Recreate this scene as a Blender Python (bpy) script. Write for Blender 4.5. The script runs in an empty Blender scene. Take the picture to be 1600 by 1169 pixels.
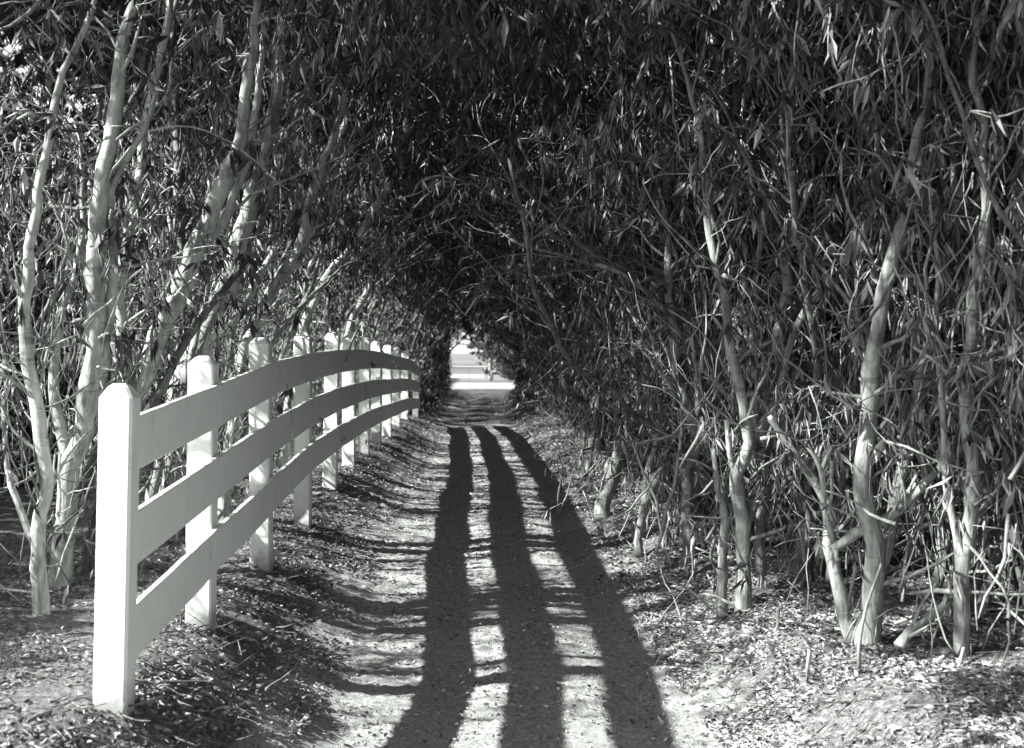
import bpy, math, random
import numpy as np
from mathutils import Vector, Matrix

# ------------------------------------------------------------------ camera, sky, sun, exposure
S = bpy.context.scene
COL = S.collection
F_PX, VX, VY, EYE = 1958.0, 755.0, 555.0, 1.69      # focal length in photo pixels, vanishing point, eye height
ROLL = math.radians(0.5)
cam_d = bpy.data.cameras.new('camera')
cam_d.sensor_width = 36.0
cam_d.lens = F_PX / 1600.0 * 36.0
cam_d.shift_x = (800 - VX) / 1600.0
cam_d.shift_y = -(584.5 - VY) / 1600.0
cam_d.clip_start = 0.05
cam_d.clip_end = 3000
cam_d.dof.use_dof = True
cam_d.dof.focus_distance = 8.5
cam_d.dof.aperture_fstop = 3.4
cam = bpy.data.objects.new('camera', cam_d)
COL.objects.link(cam)
cam.location = (0, 0, EYE)
cam.rotation_euler = (Matrix.Rotation(math.radians(90), 4, 'X') @ Matrix.Rotation(ROLL, 4, 'Z')).to_euler()
S.camera = cam

SUN_K = 1.46                       # metres of sideways shadow per metre of height
SUN_BACK = math.radians(18)        # how far the sun stands behind a line square to the path
horiz = SUN_K / math.cos(SUN_BACK)
SUN_EL = math.atan(1 / horiz)
ray = Vector((math.cos(SUN_BACK) * math.cos(SUN_EL), math.sin(SUN_BACK) * math.cos(SUN_EL), -math.sin(SUN_EL)))
w = bpy.data.worlds.new('World'); S.world = w; w.use_nodes = True
nt = w.node_tree
sky = nt.nodes.new('ShaderNodeTexSky'); sky.sky_type = 'NISHITA'; sky.sun_disc = False
sky.sun_elevation = SUN_EL
to_sun = -ray
sky.sun_rotation = math.atan2(to_sun.x, to_sun.y)
bw = nt.nodes.new('ShaderNodeRGBToBW')
bg = nt.nodes['Background']; bg.inputs['Strength'].default_value = 0.112
nt.links.new(sky.outputs[0], bw.inputs[0]); nt.links.new(bw.outputs[0], bg.inputs['Color'])
sl = bpy.data.lights.new('sun', 'SUN'); sl.energy = 5.0; sl.angle = math.radians(0.7); sl.color = (1, 1, 0.985)
so = bpy.data.objects.new('sun', sl); COL.objects.link(so)
so.rotation_euler = ray.to_track_quat('-Z', 'Y').to_euler()
S.view_settings.view_transform = 'Standard'; S.view_settings.look = 'None'
S.view_settings.gamma = 1.0; S.view_settings.use_curve_mapping = False
S.view_settings.exposure = 1.88
S.render.engine = 'CYCLES'
S.cycles.max_bounces = 5; S.cycles.diffuse_bounces = 4; S.cycles.glossy_bounces = 2
S.cycles.transparent_max_bounces = 4

# ------------------------------------------------------------------ helpers
def P(px, py, d):
    """world point seen at photo pixel (px, py) at distance d along the path"""
    u, v = px - VX, VY - py
    c, s = math.cos(ROLL), math.sin(ROLL)
    u2, v2 = u * c - v * s, u * s + v * c
    return np.array([u2 * d / F_PX, d, EYE + v2 * d / F_PX])

def tag(o, label=None, cat=None, group=None, kind=None):
    for k, v in (('label', label), ('category', cat), ('group', group), ('kind', kind)):
        if v: o[k] = v
    return o

def mesh_np(name, V, F, tone=None, smooth=False):
    V = np.asarray(V, dtype=np.float32); F = np.asarray(F, dtype=np.int32)
    me = bpy.data.meshes.new(name)
    n, k = F.shape
    me.vertices.add(len(V)); me.vertices.foreach_set('co', V.ravel())
    me.loops.add(n * k); me.loops.foreach_set('vertex_index', F.ravel())
    me.polygons.add(n)
    me.polygons.foreach_set('loop_start', np.arange(0, n * k, k, dtype=np.int32))
    me.polygons.foreach_set('use_smooth', np.full(n, bool(smooth)))
    me.update(calc_edges=True)
    if tone is not None:
        a = me.attributes.new('tone', 'FLOAT', 'POINT')
        a.data.foreach_set('value', np.asarray(tone, dtype=np.float32))
    return me

def link(name, me, mat, parent=None):
    o = bpy.data.objects.new(name, me)
    if mat and not me.materials: me.materials.append(mat)
    COL.objects.link(o)
    if parent: o.parent = parent
    return o

def empty(name, loc=(0, 0, 0), rz=0):
    o = bpy.data.objects.new(name, None); COL.objects.link(o)
    o.location = tuple(float(v) for v in loc); o.rotation_euler = (0, 0, rz); o.empty_display_size = 0.2
    return o

class Tubes:
    def __init__(s): s.V = []; s.F = []; s.n = 0; s.T = []
    def add(s, pts, rad, sides=6, rng=None, knob=0.0, tone=0.5):
        pts = np.asarray(pts, float); rad = np.asarray(rad, float) * np.ones(len(pts))
        m = len(pts)
        tan = np.gradient(pts, axis=0); tan /= np.linalg.norm(tan, axis=1)[:, None] + 1e-9
        ref = np.array([0.31, 0.94, 0.12]) if abs(tan[:, 1]).mean() < 0.8 else np.array([1.0, 0.1, 0.2])
        a = np.cross(tan, ref); a /= np.linalg.norm(a, axis=1)[:, None] + 1e-9
        b = np.cross(tan, a)
        if rng is not None and knob > 0:
            rad = rad * (1 + knob * rng.normal(size=m))
        th = np.arange(sides) * 2 * math.pi / sides
        R = rad[:, None] * np.ones((1, sides))
        if rng is not None and knob > 0: R = R * (1 + 0.5 * knob * rng.normal(size=(m, sides)))
        ring = pts[:, None, :] + R[:, :, None] * (np.cos(th)[None, :, None] * a[:, None, :] + np.sin(th)[None, :, None] * b[:, None, :])
        V = ring.reshape(-1, 3)
        i = np.arange(m - 1)[:, None] * sides; j = np.arange(sides)[None, :]; j2 = (j + 1) % sides
        F = np.stack([i + j, i + sides + j, i + sides + j2, i + j2], axis=-1).reshape(-1, 4) + s.n
        V = np.vstack([V, pts[0], pts[-1]])
        c0, c1 = s.n + m * sides, s.n + m * sides + 1
        jj = np.arange(sides); jn = (jj + 1) % sides
        e = s.n + (m - 1) * sides
        cap0 = np.stack([np.full(sides, c0), s.n + jj, s.n + jn, np.full(sides, c0)], axis=-1)
        cap1 = np.stack([np.full(sides, c1), e + jn, e + jj, np.full(sides, c1)], axis=-1)
        s.V.append(V); s.F.append(F); s.n += len(V)
        s.T.append(np.full(len(V), tone))
        s.caps = getattr(s, 'caps', []); s.caps.append(np.vstack([cap0, cap1])[:, :3])
    def mesh(s, name):
        V = np.vstack(s.V); Q = np.vstack(s.F); C = np.vstack(s.caps)
        tri = np.vstack([Q[:, [0, 1, 2]], Q[:, [0, 2, 3]], C])
        return mesh_np(name, V, tri, np.concatenate(s.T), smooth=True)

def smooth_line(pts, rad, step=0.12, rng=None, wob=0.0):
    """Catmull-Rom through the points with small gnarls"""
    pts = np.asarray(pts, float); rad = np.asarray(rad, float)
    Pp = np.vstack([2 * pts[0] - pts[1], pts, 2 * pts[-1] - pts[-2]])
    out = []; ro = []
    for i in range(len(pts) - 1):
        L = np.linalg.norm(pts[i + 1] - pts[i]); n = max(2, int(L / step))
        for t in np.arange(n) / n:
            p0, p1, p2, p3 = Pp[i:i + 4]
            out.append(0.5 * (2 * p1 + (p2 - p0) * t + (2 * p0 - 5 * p1 + 4 * p2 - p3) * t * t + (3 * p1 - p0 - 3 * p2 + p3) * t ** 3))
            ro.append(rad[i] * (1 - t) + rad[i + 1] * t)
    out.append(pts[-1]); ro.append(rad[-1])
    out = np.array(out); ro = np.array(ro)
    if rng is not None and wob > 0:
        nz = rng.normal(size=out.shape) * wob; nz[0] = 0
        nz = (nz + np.roll(nz, 1, axis=0)) * 0.5; nz[0] = 0
        out = out + nz
    return out, ro

class Leaves:
    def __init__(s): s.p = []; s.d = []; s.l = []; s.w = []; s.t = []
    def cluster(s, rng, p, n, L=0.12, droop=1.0, tone=None, W=0.2):
        ph = rng.uniform(0, 2 * math.pi, n)
        d = np.stack([np.cos(ph) * 0.42, np.sin(ph) * 0.42, -droop * rng.uniform(0.3, 1.5, n)], axis=1) + rng.normal(size=(n, 3)) * 0.22
        s.p.append(p + rng.normal(size=(n, 3)) * 0.012)
        s.d.append(d); ll = 1.05 * L * rng.uniform(0.6, 1.25, n); s.l.append(ll)
        s.w.append(ll * W * rng.uniform(0.7, 1.3, n))
        s.t.append(np.clip((rng.uniform(0, 1) if tone is None else tone) * 0.5 + rng.uniform(0, 0.5, n), 0, 1))
    def scatter(s, P_, D_, L_, W_, T_):
        s.p.append(P_); s.d.append(D_); s.l.append(L_); s.w.append(W_); s.t.append(T_)
    def mesh(s, name, rng, fold=0.35):
        p = np.vstack(s.p); d = np.vstack(s.d); l = np.concatenate(s.l)[:, None]; wd = np.concatenate(s.w)[:, None]; t = np.concatenate(s.t)
        d /= np.linalg.norm(d, axis=1)[:, None] + 1e-9
        r = rng.normal(size=p.shape); sd = np.cross(d, r); sd /= np.linalg.norm(sd, axis=1)[:, None] + 1e-9
        nrm = np.cross(d, sd)
        c = p + d * l * 0.45 - nrm * wd * fold
        a1 = p + d * l * 0.42 + sd * wd * 0.5; a2 = p + d * l * 0.42 - sd * wd * 0.5
        tip = p + d * l + nrm * l * rng.normal(size=(len(p), 1)) * 0.12
        V = np.stack([p, a1, a2, tip, c], axis=1).reshape(-1, 3)
        b = np.arange(len(p))[:, None] * 5
        F = np.concatenate([b + [0, 1, 4], b + [0, 4, 2], b + [1, 3, 4], b + [4, 3, 2]], axis=1).reshape(-1, 3)
        return mesh_np(name, V, F, np.repeat(t, 5))

# ------------------------------------------------------------------ materials (the photograph is black and white)
def g(v, a=1.0): return (v * 0.985, v, v * 0.985, a)
def new_mat(name, rough=0.8, spec=0.3):
    m = bpy.data.materials.new(name); m.use_nodes = True
    b = m.node_tree.nodes['Principled BSDF']; b.inputs['Roughness'].default_value = rough
    b.inputs['Specular IOR Level'].default_value = spec
    return m, m.node_tree, b
def noise(nt, scale, detail=6, rough=0.6, vec=None, dist=0.0):
    n = nt.nodes.new('ShaderNodeTexNoise'); n.inputs['Scale'].default_value = scale
    n.inputs['Detail'].default_value = detail; n.inputs['Roughness'].default_value = rough; n.inputs['Distortion'].default_value = dist
    if vec is not None: nt.links.new(vec, n.inputs['Vector'])
    return n
def ramp(nt, fac, stops):
    r = nt.nodes.new('ShaderNodeValToRGB'); nt.links.new(fac, r.inputs[0])
    el = r.color_ramp.elements
    while len(el) < len(stops): el.new(0.5)
    for e, (p, v) in zip(el, stops): e.position = p; e.color = g(v)
    return r
def mapping(nt, scale, kind='Object'):
    tc = nt.nodes.new('ShaderNodeTexCoord'); mp = nt.nodes.new('ShaderNodeMapping'); mp.inputs['Scale'].default_value = scale
    nt.links.new(tc.outputs[kind], mp.inputs[0]); return mp.outputs[0]
def bump(nt, b, h, strength, dist=0.01):
    n = nt.nodes.new('ShaderNodeBump'); n.inputs['Strength'].default_value = strength; n.inputs['Distance'].default_value = dist
    nt.links.new(h, n.inputs['Height']); nt.links.new(n.outputs[0], b.inputs['Normal']); return n
def mix(nt, fac, a, b, mode='MIX'):
    m = nt.nodes.new('ShaderNodeMix'); m.data_type = 'RGBA'; m.blend_type = mode
    if hasattr(fac, 'links'): nt.links.new(fac, m.inputs[0])
    else: m.inputs[0].default_value = fac
    for s_, k in ((a, 6), (b, 7)):
        if hasattr(s_, 'links'): nt.links.new(s_, m.inputs[k])
        else: m.inputs[k].default_value = s_
    return m.outputs[2]

def bark_mat(name, lo, hi):
    m, nt, b = new_mat(name, 0.85, 0.2)
    n1 = noise(nt, 1.0, 8, 0.65, mapping(nt, (26, 26, 7)))
    n2 = noise(nt, 1.0, 4, 0.6, mapping(nt, (9, 9, 3.2)), 0.6)
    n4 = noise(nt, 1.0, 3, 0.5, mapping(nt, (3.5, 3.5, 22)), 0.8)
    r4 = ramp(nt, n4.outputs[0], [(0.3, 0.45), (0.42, 1.0)])  # dark cross rings: node joints, and shadow bands painted into the bark
    r1 = ramp(nt, n1.outputs[0], [(0.3, lo), (0.52, (lo + hi) / 2), (0.72, hi)])
    r2 = ramp(nt, n2.outputs[0], [(0.36, 0.5), (0.5, 0.9), (0.62, 1.0)])
    at = nt.nodes.new('ShaderNodeAttribute'); at.attribute_name = 'tone'
    r3 = ramp(nt, at.outputs['Fac'], [(0.0, 0.62), (1.0, 1.0)])
    c = mix(nt, 1.0, r1.outputs[0], r2.outputs[0], 'MULTIPLY')
    c = mix(nt, 1.0, c, r3.outputs[0], 'MULTIPLY')
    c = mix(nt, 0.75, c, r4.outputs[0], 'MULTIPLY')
    nt.links.new(c, b.inputs['Base Color'])
    bump(nt, b, n1.outputs[0], 0.9, 0.02)
    return m
def leaf_mat(name, stops, rough=0.5, spec=0.35):
    m, nt, b = new_mat(name, rough, spec)
    at = nt.nodes.new('ShaderNodeAttribute'); at.attribute_name = 'tone'
    r = ramp(nt, at.outputs['Fac'], stops)
    nt.links.new(r.outputs[0], b.inputs['Base Color'])
    return m
M = {}
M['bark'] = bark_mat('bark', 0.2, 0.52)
M['bark_sunlit'] = bark_mat('bark_sunlit', 0.3, 0.66)  # bark copy with sunlight on the left trunks put into its colour
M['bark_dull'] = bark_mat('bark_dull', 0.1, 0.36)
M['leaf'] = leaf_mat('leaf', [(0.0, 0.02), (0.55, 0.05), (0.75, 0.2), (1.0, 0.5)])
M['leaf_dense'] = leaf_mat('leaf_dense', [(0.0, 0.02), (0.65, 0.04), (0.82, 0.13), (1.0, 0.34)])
M['leaf_shaded'] = leaf_mat('leaf_shaded', [(0.0, 0.015), (0.8, 0.035), (1.0, 0.09)], 0.75, 0.15)  # leaf copy with the hedge's inner shade put into its darker colour
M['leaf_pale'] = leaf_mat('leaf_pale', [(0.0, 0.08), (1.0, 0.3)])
M['litter'] = leaf_mat('litter', [(0.0, 0.05), (0.5, 0.22), (1.0, 0.58)], 0.7, 0.2)

def paint():
    m, nt, b = new_mat('white_paint', 0.45, 0.4)
    n1 = noise(nt, 1.0, 6, 0.6, mapping(nt, (14, 14, 1.6)))
    n2 = noise(nt, 1.0, 7, 0.7, mapping(nt, (6, 6, 5)), 0.4)
    r = ramp(nt, n2.outputs[0], [(0.3, 0.66), (0.42, 0.78), (0.7, 0.83)])
    r2 = ramp(nt, n1.outputs[0], [(0.28, 0.9), (0.4, 1.0)])
    # hairline cracks in the paint
    v = nt.nodes.new('ShaderNodeTexVoronoi'); v.feature = 'DISTANCE_TO_EDGE'; v.inputs['Scale'].default_value = 1.0
    nt.links.new(mapping(nt, (3.0, 1.1, 3.1)), v.inputs['Vector'])
    r3 = ramp(nt, v.outputs['Distance'], [(0.0, 0.66), (0.005, 1.0)])
    c = mix(nt, 1.0, r.outputs[0], r2.outputs[0], 'MULTIPLY'); c = mix(nt, 0.5, c, r3.outputs[0], 'MULTIPLY')
    # splashed dirt at the feet of the posts
    tc = nt.nodes.new('ShaderNodeTexCoord'); sx = nt.nodes.new('ShaderNodeSeparateXYZ'); nt.links.new(tc.outputs['Object'], sx.inputs[0])
    ma = nt.nodes.new('ShaderNodeMath'); ma.operation = 'MULTIPLY_ADD'; nt.links.new(n2.outputs[0], ma.inputs[0]); ma.inputs[1].default_value = -0.35; nt.links.new(sx.outputs['Z'], ma.inputs[2])
    r5 = ramp(nt, ma.outputs[0], [(0.0, 0.0), (0.0, 0.0)]); mr = nt.nodes.new('ShaderNodeMapRange'); nt.links.new(ma.outputs[0], mr.inputs[0])
    nt.nodes.remove(r5)
    mr.inputs[1].default_value = -0.16; mr.inputs[2].default_value = -0.06; mr.inputs[3].default_value = 0.75; mr.inputs[4].default_value = 0.0
    c = mix(nt, mr.outputs[0], c, g(0.2))
    nt.links.new(c, b.inputs['Base Color'])
    bump(nt, b, n1.outputs[0], 0.4, 0.006)
    return m
M['paint'] = paint()

def ground_mat():
    m, nt, b = new_mat('ground', 0.95, 0.1)
    tc = nt.nodes.new('ShaderNodeTexCoord')
    n1 = noise(nt, 34, 10, 0.75, tc.outputs['Object'])
    n2 = noise(nt, 3.1, 6, 0.65, tc.outputs['Object'])
    n3 = noise(nt, 160, 3, 0.7, tc.outputs['Object'])
    sand = ramp(nt, n1.outputs[0], [(0.3, 0.17), (0.46, 0.38), (0.62, 0.54)])
    speck = ramp(nt, n3.outputs[0], [(0.34, 0.5), (0.5, 1.0)])
    sand = mix(nt, 1.0, sand.outputs[0], speck.outputs[0], 'MULTIPLY')
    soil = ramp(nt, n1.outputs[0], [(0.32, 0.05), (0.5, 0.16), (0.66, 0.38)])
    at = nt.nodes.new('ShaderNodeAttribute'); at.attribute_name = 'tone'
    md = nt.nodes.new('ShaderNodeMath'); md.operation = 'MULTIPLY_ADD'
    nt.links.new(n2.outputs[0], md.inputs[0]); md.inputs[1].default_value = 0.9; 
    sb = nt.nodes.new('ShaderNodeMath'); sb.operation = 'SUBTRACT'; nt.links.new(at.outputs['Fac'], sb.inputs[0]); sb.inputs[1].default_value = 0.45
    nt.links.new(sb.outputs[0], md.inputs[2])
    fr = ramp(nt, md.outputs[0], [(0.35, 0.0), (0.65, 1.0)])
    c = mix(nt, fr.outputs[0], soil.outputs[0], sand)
    nt.links.new(c, b.inputs['Base Color'])
    bump(nt, b, n1.outputs[0], 0.9, 0.03)
    return m
M['ground'] = ground_mat()

def flat_mat(name, v, rough=0.6, spec=0.3, sc=20, var=0.2):
    m, nt, b = new_mat(name, rough, spec)
    n = noise(nt, sc, 6); r = ramp(nt, n.outputs[0], [(0.3, v * (1 - var)), (0.7, v * (1 + var))])
    nt.links.new(r.outputs[0], b.inputs['Base Color']); return m
M['road'] = flat_mat('road', 0.3, 0.9, 0.1, 4)
M['lawn'] = flat_mat('lawn', 0.16, 0.9, 0.1, 1.5, 0.4)

# ------------------------------------------------------------------ ground
XR_T = [(-6, 2.1), (5, 1.95), (7, 1.75), (10, 1.62), (13, 1.42), (21, 1.22), (32, 1.0), (45, 1.15), (59, 1.5), (64, 1.9)]
XL_T = [(-6, -2.0), (24, -1.95), (28, -1.45), (34, -1.15), (45, -1.25), (59, -1.5), (64, -1.9)]
BK_T = [(-6, 0.3), (8.5, 0.29), (10.1, 0.32), (12, 0.43), (14, 0.48), (23, 0.5), (28, 0.3), (34, 0.18), (59, 0.12), (63, 0.0)]
_tabs = {}
def tab(T, y):
    if id(T) not in _tabs:
        g_ = np.linspace(-6, 64, 1401); v_ = np.interp(g_, [t[0] for t in T], [t[1] for t in T])
        k_ = np.hanning(41); k_ /= k_.sum()
        _tabs[id(T)] = (g_, np.convolve(np.pad(v_, 20, mode='edge'), k_, 'valid'))
    return np.interp(y, *_tabs[id(T)])
PT_T = [(-6, -0.17), (5, -0.17), (6.3, -0.13), (7.4, -0.07), (8.8, 0.02), (10, 0.1), (11.5, 0.14), (14, 0.17), (25, 0.14), (30, 0.1), (45, 0), (64, 0)]
def sstep(a, b, x):
    t = np.clip((x - a) / (b - a), 0, 1); return t * t * (3 - 2 * t)
def gz(x, y):
    x = np.asarray(x, float); y = np.asarray(y, float)
    bk = tab(BK_T, y); xr = tab(XR_T, y); xl = -1.35 + 0.25 * sstep(31, 37, y)
    pt = tab(PT_T, y)
    z = pt + np.maximum(bk - pt, 0) * sstep(0, 1, (xl + 0.72 + 0.06 * np.sin(y * 2.3) + 0.04 * np.sin(y * 6.1 + x * 3) - x) / 0.95)
    rt = 0.16 * sstep(0, 1, (x - xr + 0.5) / 0.6) + 0.25 * sstep(0, 1, (x - xr) / 2.5)
    rt = rt + np.maximum(0, 0.08 - pt) * sstep(0, 1, (x - xr + 0.75) / 0.8)
    z = z + rt * (1 - sstep(57, 62, y))
    z = z + 0.007 * np.sin(x * 5.1 + y * 1.7) + 0.006 * np.sin(y * 3.3 - x * 2.1) + 0.012 * np.sin(x * 1.3 + 0.7 * y)
    z = z - 0.025 * np.exp(-((x - 0.75) / 0.22) ** 2) - 0.02 * np.exp(-((x + 0.35) / 0.25) ** 2)
    return z * 1.0
rg = np.random.default_rng(5)
xs = np.concatenate([-np.geomspace(400, 6, 26), np.arange(-5.6, -2.6, 0.16), np.arange(-2.5, 3.2, 0.03), np.arange(3.3, 6.2, 0.16), np.geomspace(6.6, 400, 26)])
ys = np.concatenate([np.linspace(-40, 3.6, 30), np.geomspace(3.8, 60, 620), np.geomspace(61, 1400, 60)])
X, Y = np.meshgrid(xs, ys)
Z = gz(X, Y)
near = (np.abs(X) < 6) & (Y < 60) & (Y > 3)
Z = Z + near * (rg.normal(size=X.shape) * 0.005 + 0.02 * np.maximum(0, rg.normal(size=X.shape) - 1.6))
far = sstep(56, 60, Y); Z = Z * (1 - far)
def drop(y): return -2.0 * sstep(86, 168, y)
Z = Z + drop(Y)
nx, ny = len(xs), len(ys)
V = np.stack([X, Y, Z], axis=-1).reshape(-1, 3)
i = np.arange(ny - 1)[:, None] * nx + np.arange(nx - 1)[None, :]
Fq = np.stack([i, i + 1, i + nx + 1, i + nx], axis=-1).reshape(-1, 4)
xr = tab(XR_T, Y)
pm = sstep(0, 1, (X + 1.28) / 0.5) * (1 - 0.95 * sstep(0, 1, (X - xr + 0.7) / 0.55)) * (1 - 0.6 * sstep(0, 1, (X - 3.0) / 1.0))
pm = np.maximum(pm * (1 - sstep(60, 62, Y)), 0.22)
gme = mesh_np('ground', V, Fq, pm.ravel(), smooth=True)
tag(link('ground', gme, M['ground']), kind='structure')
def sheet(name, x0, x1, y0, y1, z, mat):
    me = mesh_np(name, [(x0, y0, z), (x1, y0, z), (x1, y1, z), (x0, y1, z)], [(0, 1, 2, 3)])
    return tag(link(name, me, mat), kind='structure')
sheet('road', -120, 120, 60.5, 76, 0.012, M['road'])
ly = np.concatenate([np.linspace(80, 170, 40), [400]])
lv = [(x_, y_, float(drop(y_)) + 0.02) for y_ in ly for x_ in (-200, 200)]
tag(link('lawn', mesh_np('lawn', lv, [(2 * k, 2 * k + 1, 2 * k + 3, 2 * k + 2) for k in range(len(ly) - 1)]), M['lawn']), kind='structure')

# ------------------------------------------------------------------ leaf litter, pebbly crumbs
def litter(name, N, seed, xf, y0, y1, L0, L1, tone0, tone1, mat, lift=0.006, droop=0.25, W=0.35):
    r = np.random.default_rng(seed)
    y = y0 * (y1 / y0) ** r.uniform(0, 1, N)
    x = xf(r, y)
    kp = (np.sin(x * 7.3 + 2 * np.sin(y * 2.1)) + np.sin(y * 5.7 + 2 * np.sin(x * 3.1)) + r.normal(size=N) * 0.9) > -0.5
    x, y = x[kp], y[kp]; N = len(x)
    z = gz(x, y) + lift + r.uniform(0, 0.012, N)
    ph = r.uniform(0, 2 * math.pi, N)
    D = np.stack([np.cos(ph), np.sin(ph), r.normal(size=N) * droop], axis=1)
    l = r.uniform(L0, L1, N)
    L = Leaves(); L.scatter(np.stack([x, y, z], 1), D, l, l * W * r.uniform(0.6, 1.4, N), r.uniform(tone0, tone1, N))
    o = link(name, L.mesh(name, r, 0.3), mat); o['kind'] = 'stuff'; return o
def right_x(r, y):
    return tab(XR_T, y) - 0.7 * np.minimum(1, 9 / y) + np.abs(r.normal(size=len(y)) + 0.35) * 0.95
def left_x(r, y):
    return np.minimum(tab(XL_T, y) + 0.9, -1.0) - r.uniform(-0.15, 1, len(y)) * 1.9
def path_x(r, y):
    return r.uniform(-1.1, 1.6, len(y))
tag(litter('fallen_leaves', 105000, 11, right_x, 4.3, 40, 0.015, 0.055, 0.0, 0.95, M['litter']), 'pale dry fallen leaves covering the bank under the right hedge', 'leaf litter')
tag(litter('fallen_leaves', 60000, 12, left_x, 4.0, 30, 0.015, 0.05, 0.0, 0.75, M['litter']), 'dark and pale fallen leaves on the bank under the white fence', 'leaf litter')
tag(litter('leaf_crumbs', 26000, 13, path_x, 4.3, 40, 0.01, 0.035, 0.0, 1.0, M['litter'], 0.003, 0.2, 0.5), 'small leaf crumbs and grit strewn over the sandy path', 'leaf litter')

# ------------------------------------------------------------------ fence
#        d, z of post top, z of top rail's upper edge, z of lowest rail's lower edge
POSTS = [(4.90, 1.565, 1.43, 0.45), (6.42, 1.674, 1.527, 0.572), (8.2, 1.795, 1.64, 0.665), (10.1, 1.86, 1.70, 0.76),
         (11.9, 1.897, 1.73, 0.79), (13.6, 1.898, 1.739, 0.794), (15.3, 1.89, 1.735, 0.79), (17.1, 1.87, 1.71, 0.77),
         (19.0, 1.84, 1.675, 0.74), (21.0, 1.81, 1.645, 0.71), (23.2, 1.76, 1.60, 0.67), (27.0, 1.60, 1.42, 0.53)]
PX = -1.452
def chamfer_box(x0, x1, y0, y1, z0, z1, ch, top=False, rise=0.0):
    """box with chamfered upright edges; an optional tapered cap"""
    out = []
    def ring(i, z): 
        c = ch
        pts = [(x0 + i + c, y0 + i), (x1 - i - c, y0 + i), (x1 - i, y0 + i + c), (x1 - i, y1 - i - c), (x1 - i - c, y1 - i), (x0 + i + c, y1 - i), (x0 + i, y1 - i - c), (x0 + i, y0 + i + c)]
        out.extend([(a, b_, z) for a, b_ in pts])
    ring(0, z0); 
    if top:
        ring(0, z1 - rise); ring((x1 - x0) * 0.2, z1 - rise * 0.22); ring((x1 - x0) * 0.32, z1); nr = 4
    else: ring(0, z1); nr = 2
    F = []
    for r_ in range(nr - 1):
        for k in range(8):
            a = r_ * 8 + k; b_ = r_ * 8 + (k + 1) % 8
            F += [(a, b_, b_ + 8), (a, b_ + 8, a + 8)]
    e = (nr - 1) * 8
    for k in range(1, 7):
        F.append((e, e + k, e + k + 1)); F.append((0, k + 1, k))
    return np.array(out), np.array(F)
rf = random.Random(3)
fence = empty('fence', (PX, 4.9, 0.3))
tag(fence, 'white painted three-rail wooden fence running along the left side of the sandy path', 'fence')
inv = Matrix.Translation(fence.location).inverted()
def fpart(name, V_, F_, lab=None, rot=(0, 0, 0), piv=None):
    V_ = np.asarray(V_, float)
    if piv is not None:
        R = np.array(Matrix.Rotation(rot[2], 3, 'Z') @ Matrix.Rotation(rot[1], 3, 'Y') @ Matrix.Rotation(rot[0], 3, 'X'))
        V_ = (V_ - piv) @ R.T + piv
    V_ = V_ - np.array(fence.location)
    me = mesh_np(name, V_, F_)
    o = link(name, me, M['paint'], fence)
    if lab: o['label'] = lab
    return o
pw = 0.0665
for k, (d, zt, zr, zl) in enumerate(POSTS):
    V_, F_ = chamfer_box(PX - pw, PX + pw, d, d + 2 * pw, -0.05, zt, 0.009 if k else 0.012, True, 0.055 if k == 0 else 0.045)
    lean = rf.uniform(-0.012, 0.012)
    fpart('post', V_, F_, None, (rf.uniform(-0.008, 0.008), lean if k else 0.012, rf.uniform(-0.04, 0.04)), np.array([PX, d, 0.3]))
def board(p0, p1, h, th, drop=0.0):
    """one rail board between two points of its upper edge, on the path side (thickness runs along +x)"""
    n = 9; Vv = []; rr = np.random.default_rng(int(p0[1] * 100 + p0[2] * 1000))
    bow = rr.uniform(-0.006, 0.006)
    prof = [(0.0, 0.0), (0.0, 1.0), (0.12, 1.0), (0.0, 1.0)]
    for i_ in range(n):
        t = i_ / (n - 1); x = p0[0] + (p1[0] - p0[0]) * t + bow * math.sin(math.pi * t); y = p0[1] + (p1[1] - p0[1]) * t
        z = p0[2] + (p1[2] - p0[2]) * t
        e1 = rr.normal() * 0.0012; e2 = rr.normal() * 0.0012
        c = 0.004
        for (a, b_) in ((0, c), (c, 0), (th - c, 0), (th, c), (th, h - c), (th - c, h), (c, h), (0, h - c)):
            Vv.append((x + a, y, z - b_ + (e1 if b_ < h / 2 else e2)))
    F = []
    for i_ in range(n - 1):
        for k in range(8):
            a = i_ * 8 + k; b_ = i_ * 8 + (k + 1) % 8
            F += [(a, b_, b_ + 8), (a, b_ + 8, a + 8)]
    e = (n - 1) * 8
    for k in range(1, 7): F.append((0, k, k + 1)); F.append((e, e + k + 1, e + k))
    return np.array(Vv), np.array(F)
RH, TH = 0.218, 0.03
for k in range(len(POSTS) - 1):
    d0, _, r0, l0 = POSTS[k]; d1, _, r1, l1 = POSTS[k + 1]
    for j in range(3):
        z0 = r0 - j * (r0 - l0 - RH) / 2; z1 = r1 - j * (r1 - l1 - RH) / 2
        x0 = PX + pw + 0.002; x1 = PX + pw + 0.002
        y0, y1 = d0 + pw + 0.003, d1 + pw - 0.003
        if k == 0: y0 = d0 + 2 * pw + 0.002; x0 = PX + pw - 0.034; 
        V_, F_ = board((x0, y0, z0), (x1, y1, z1), RH, TH)
        fpart('rail', V_, F_)
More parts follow.
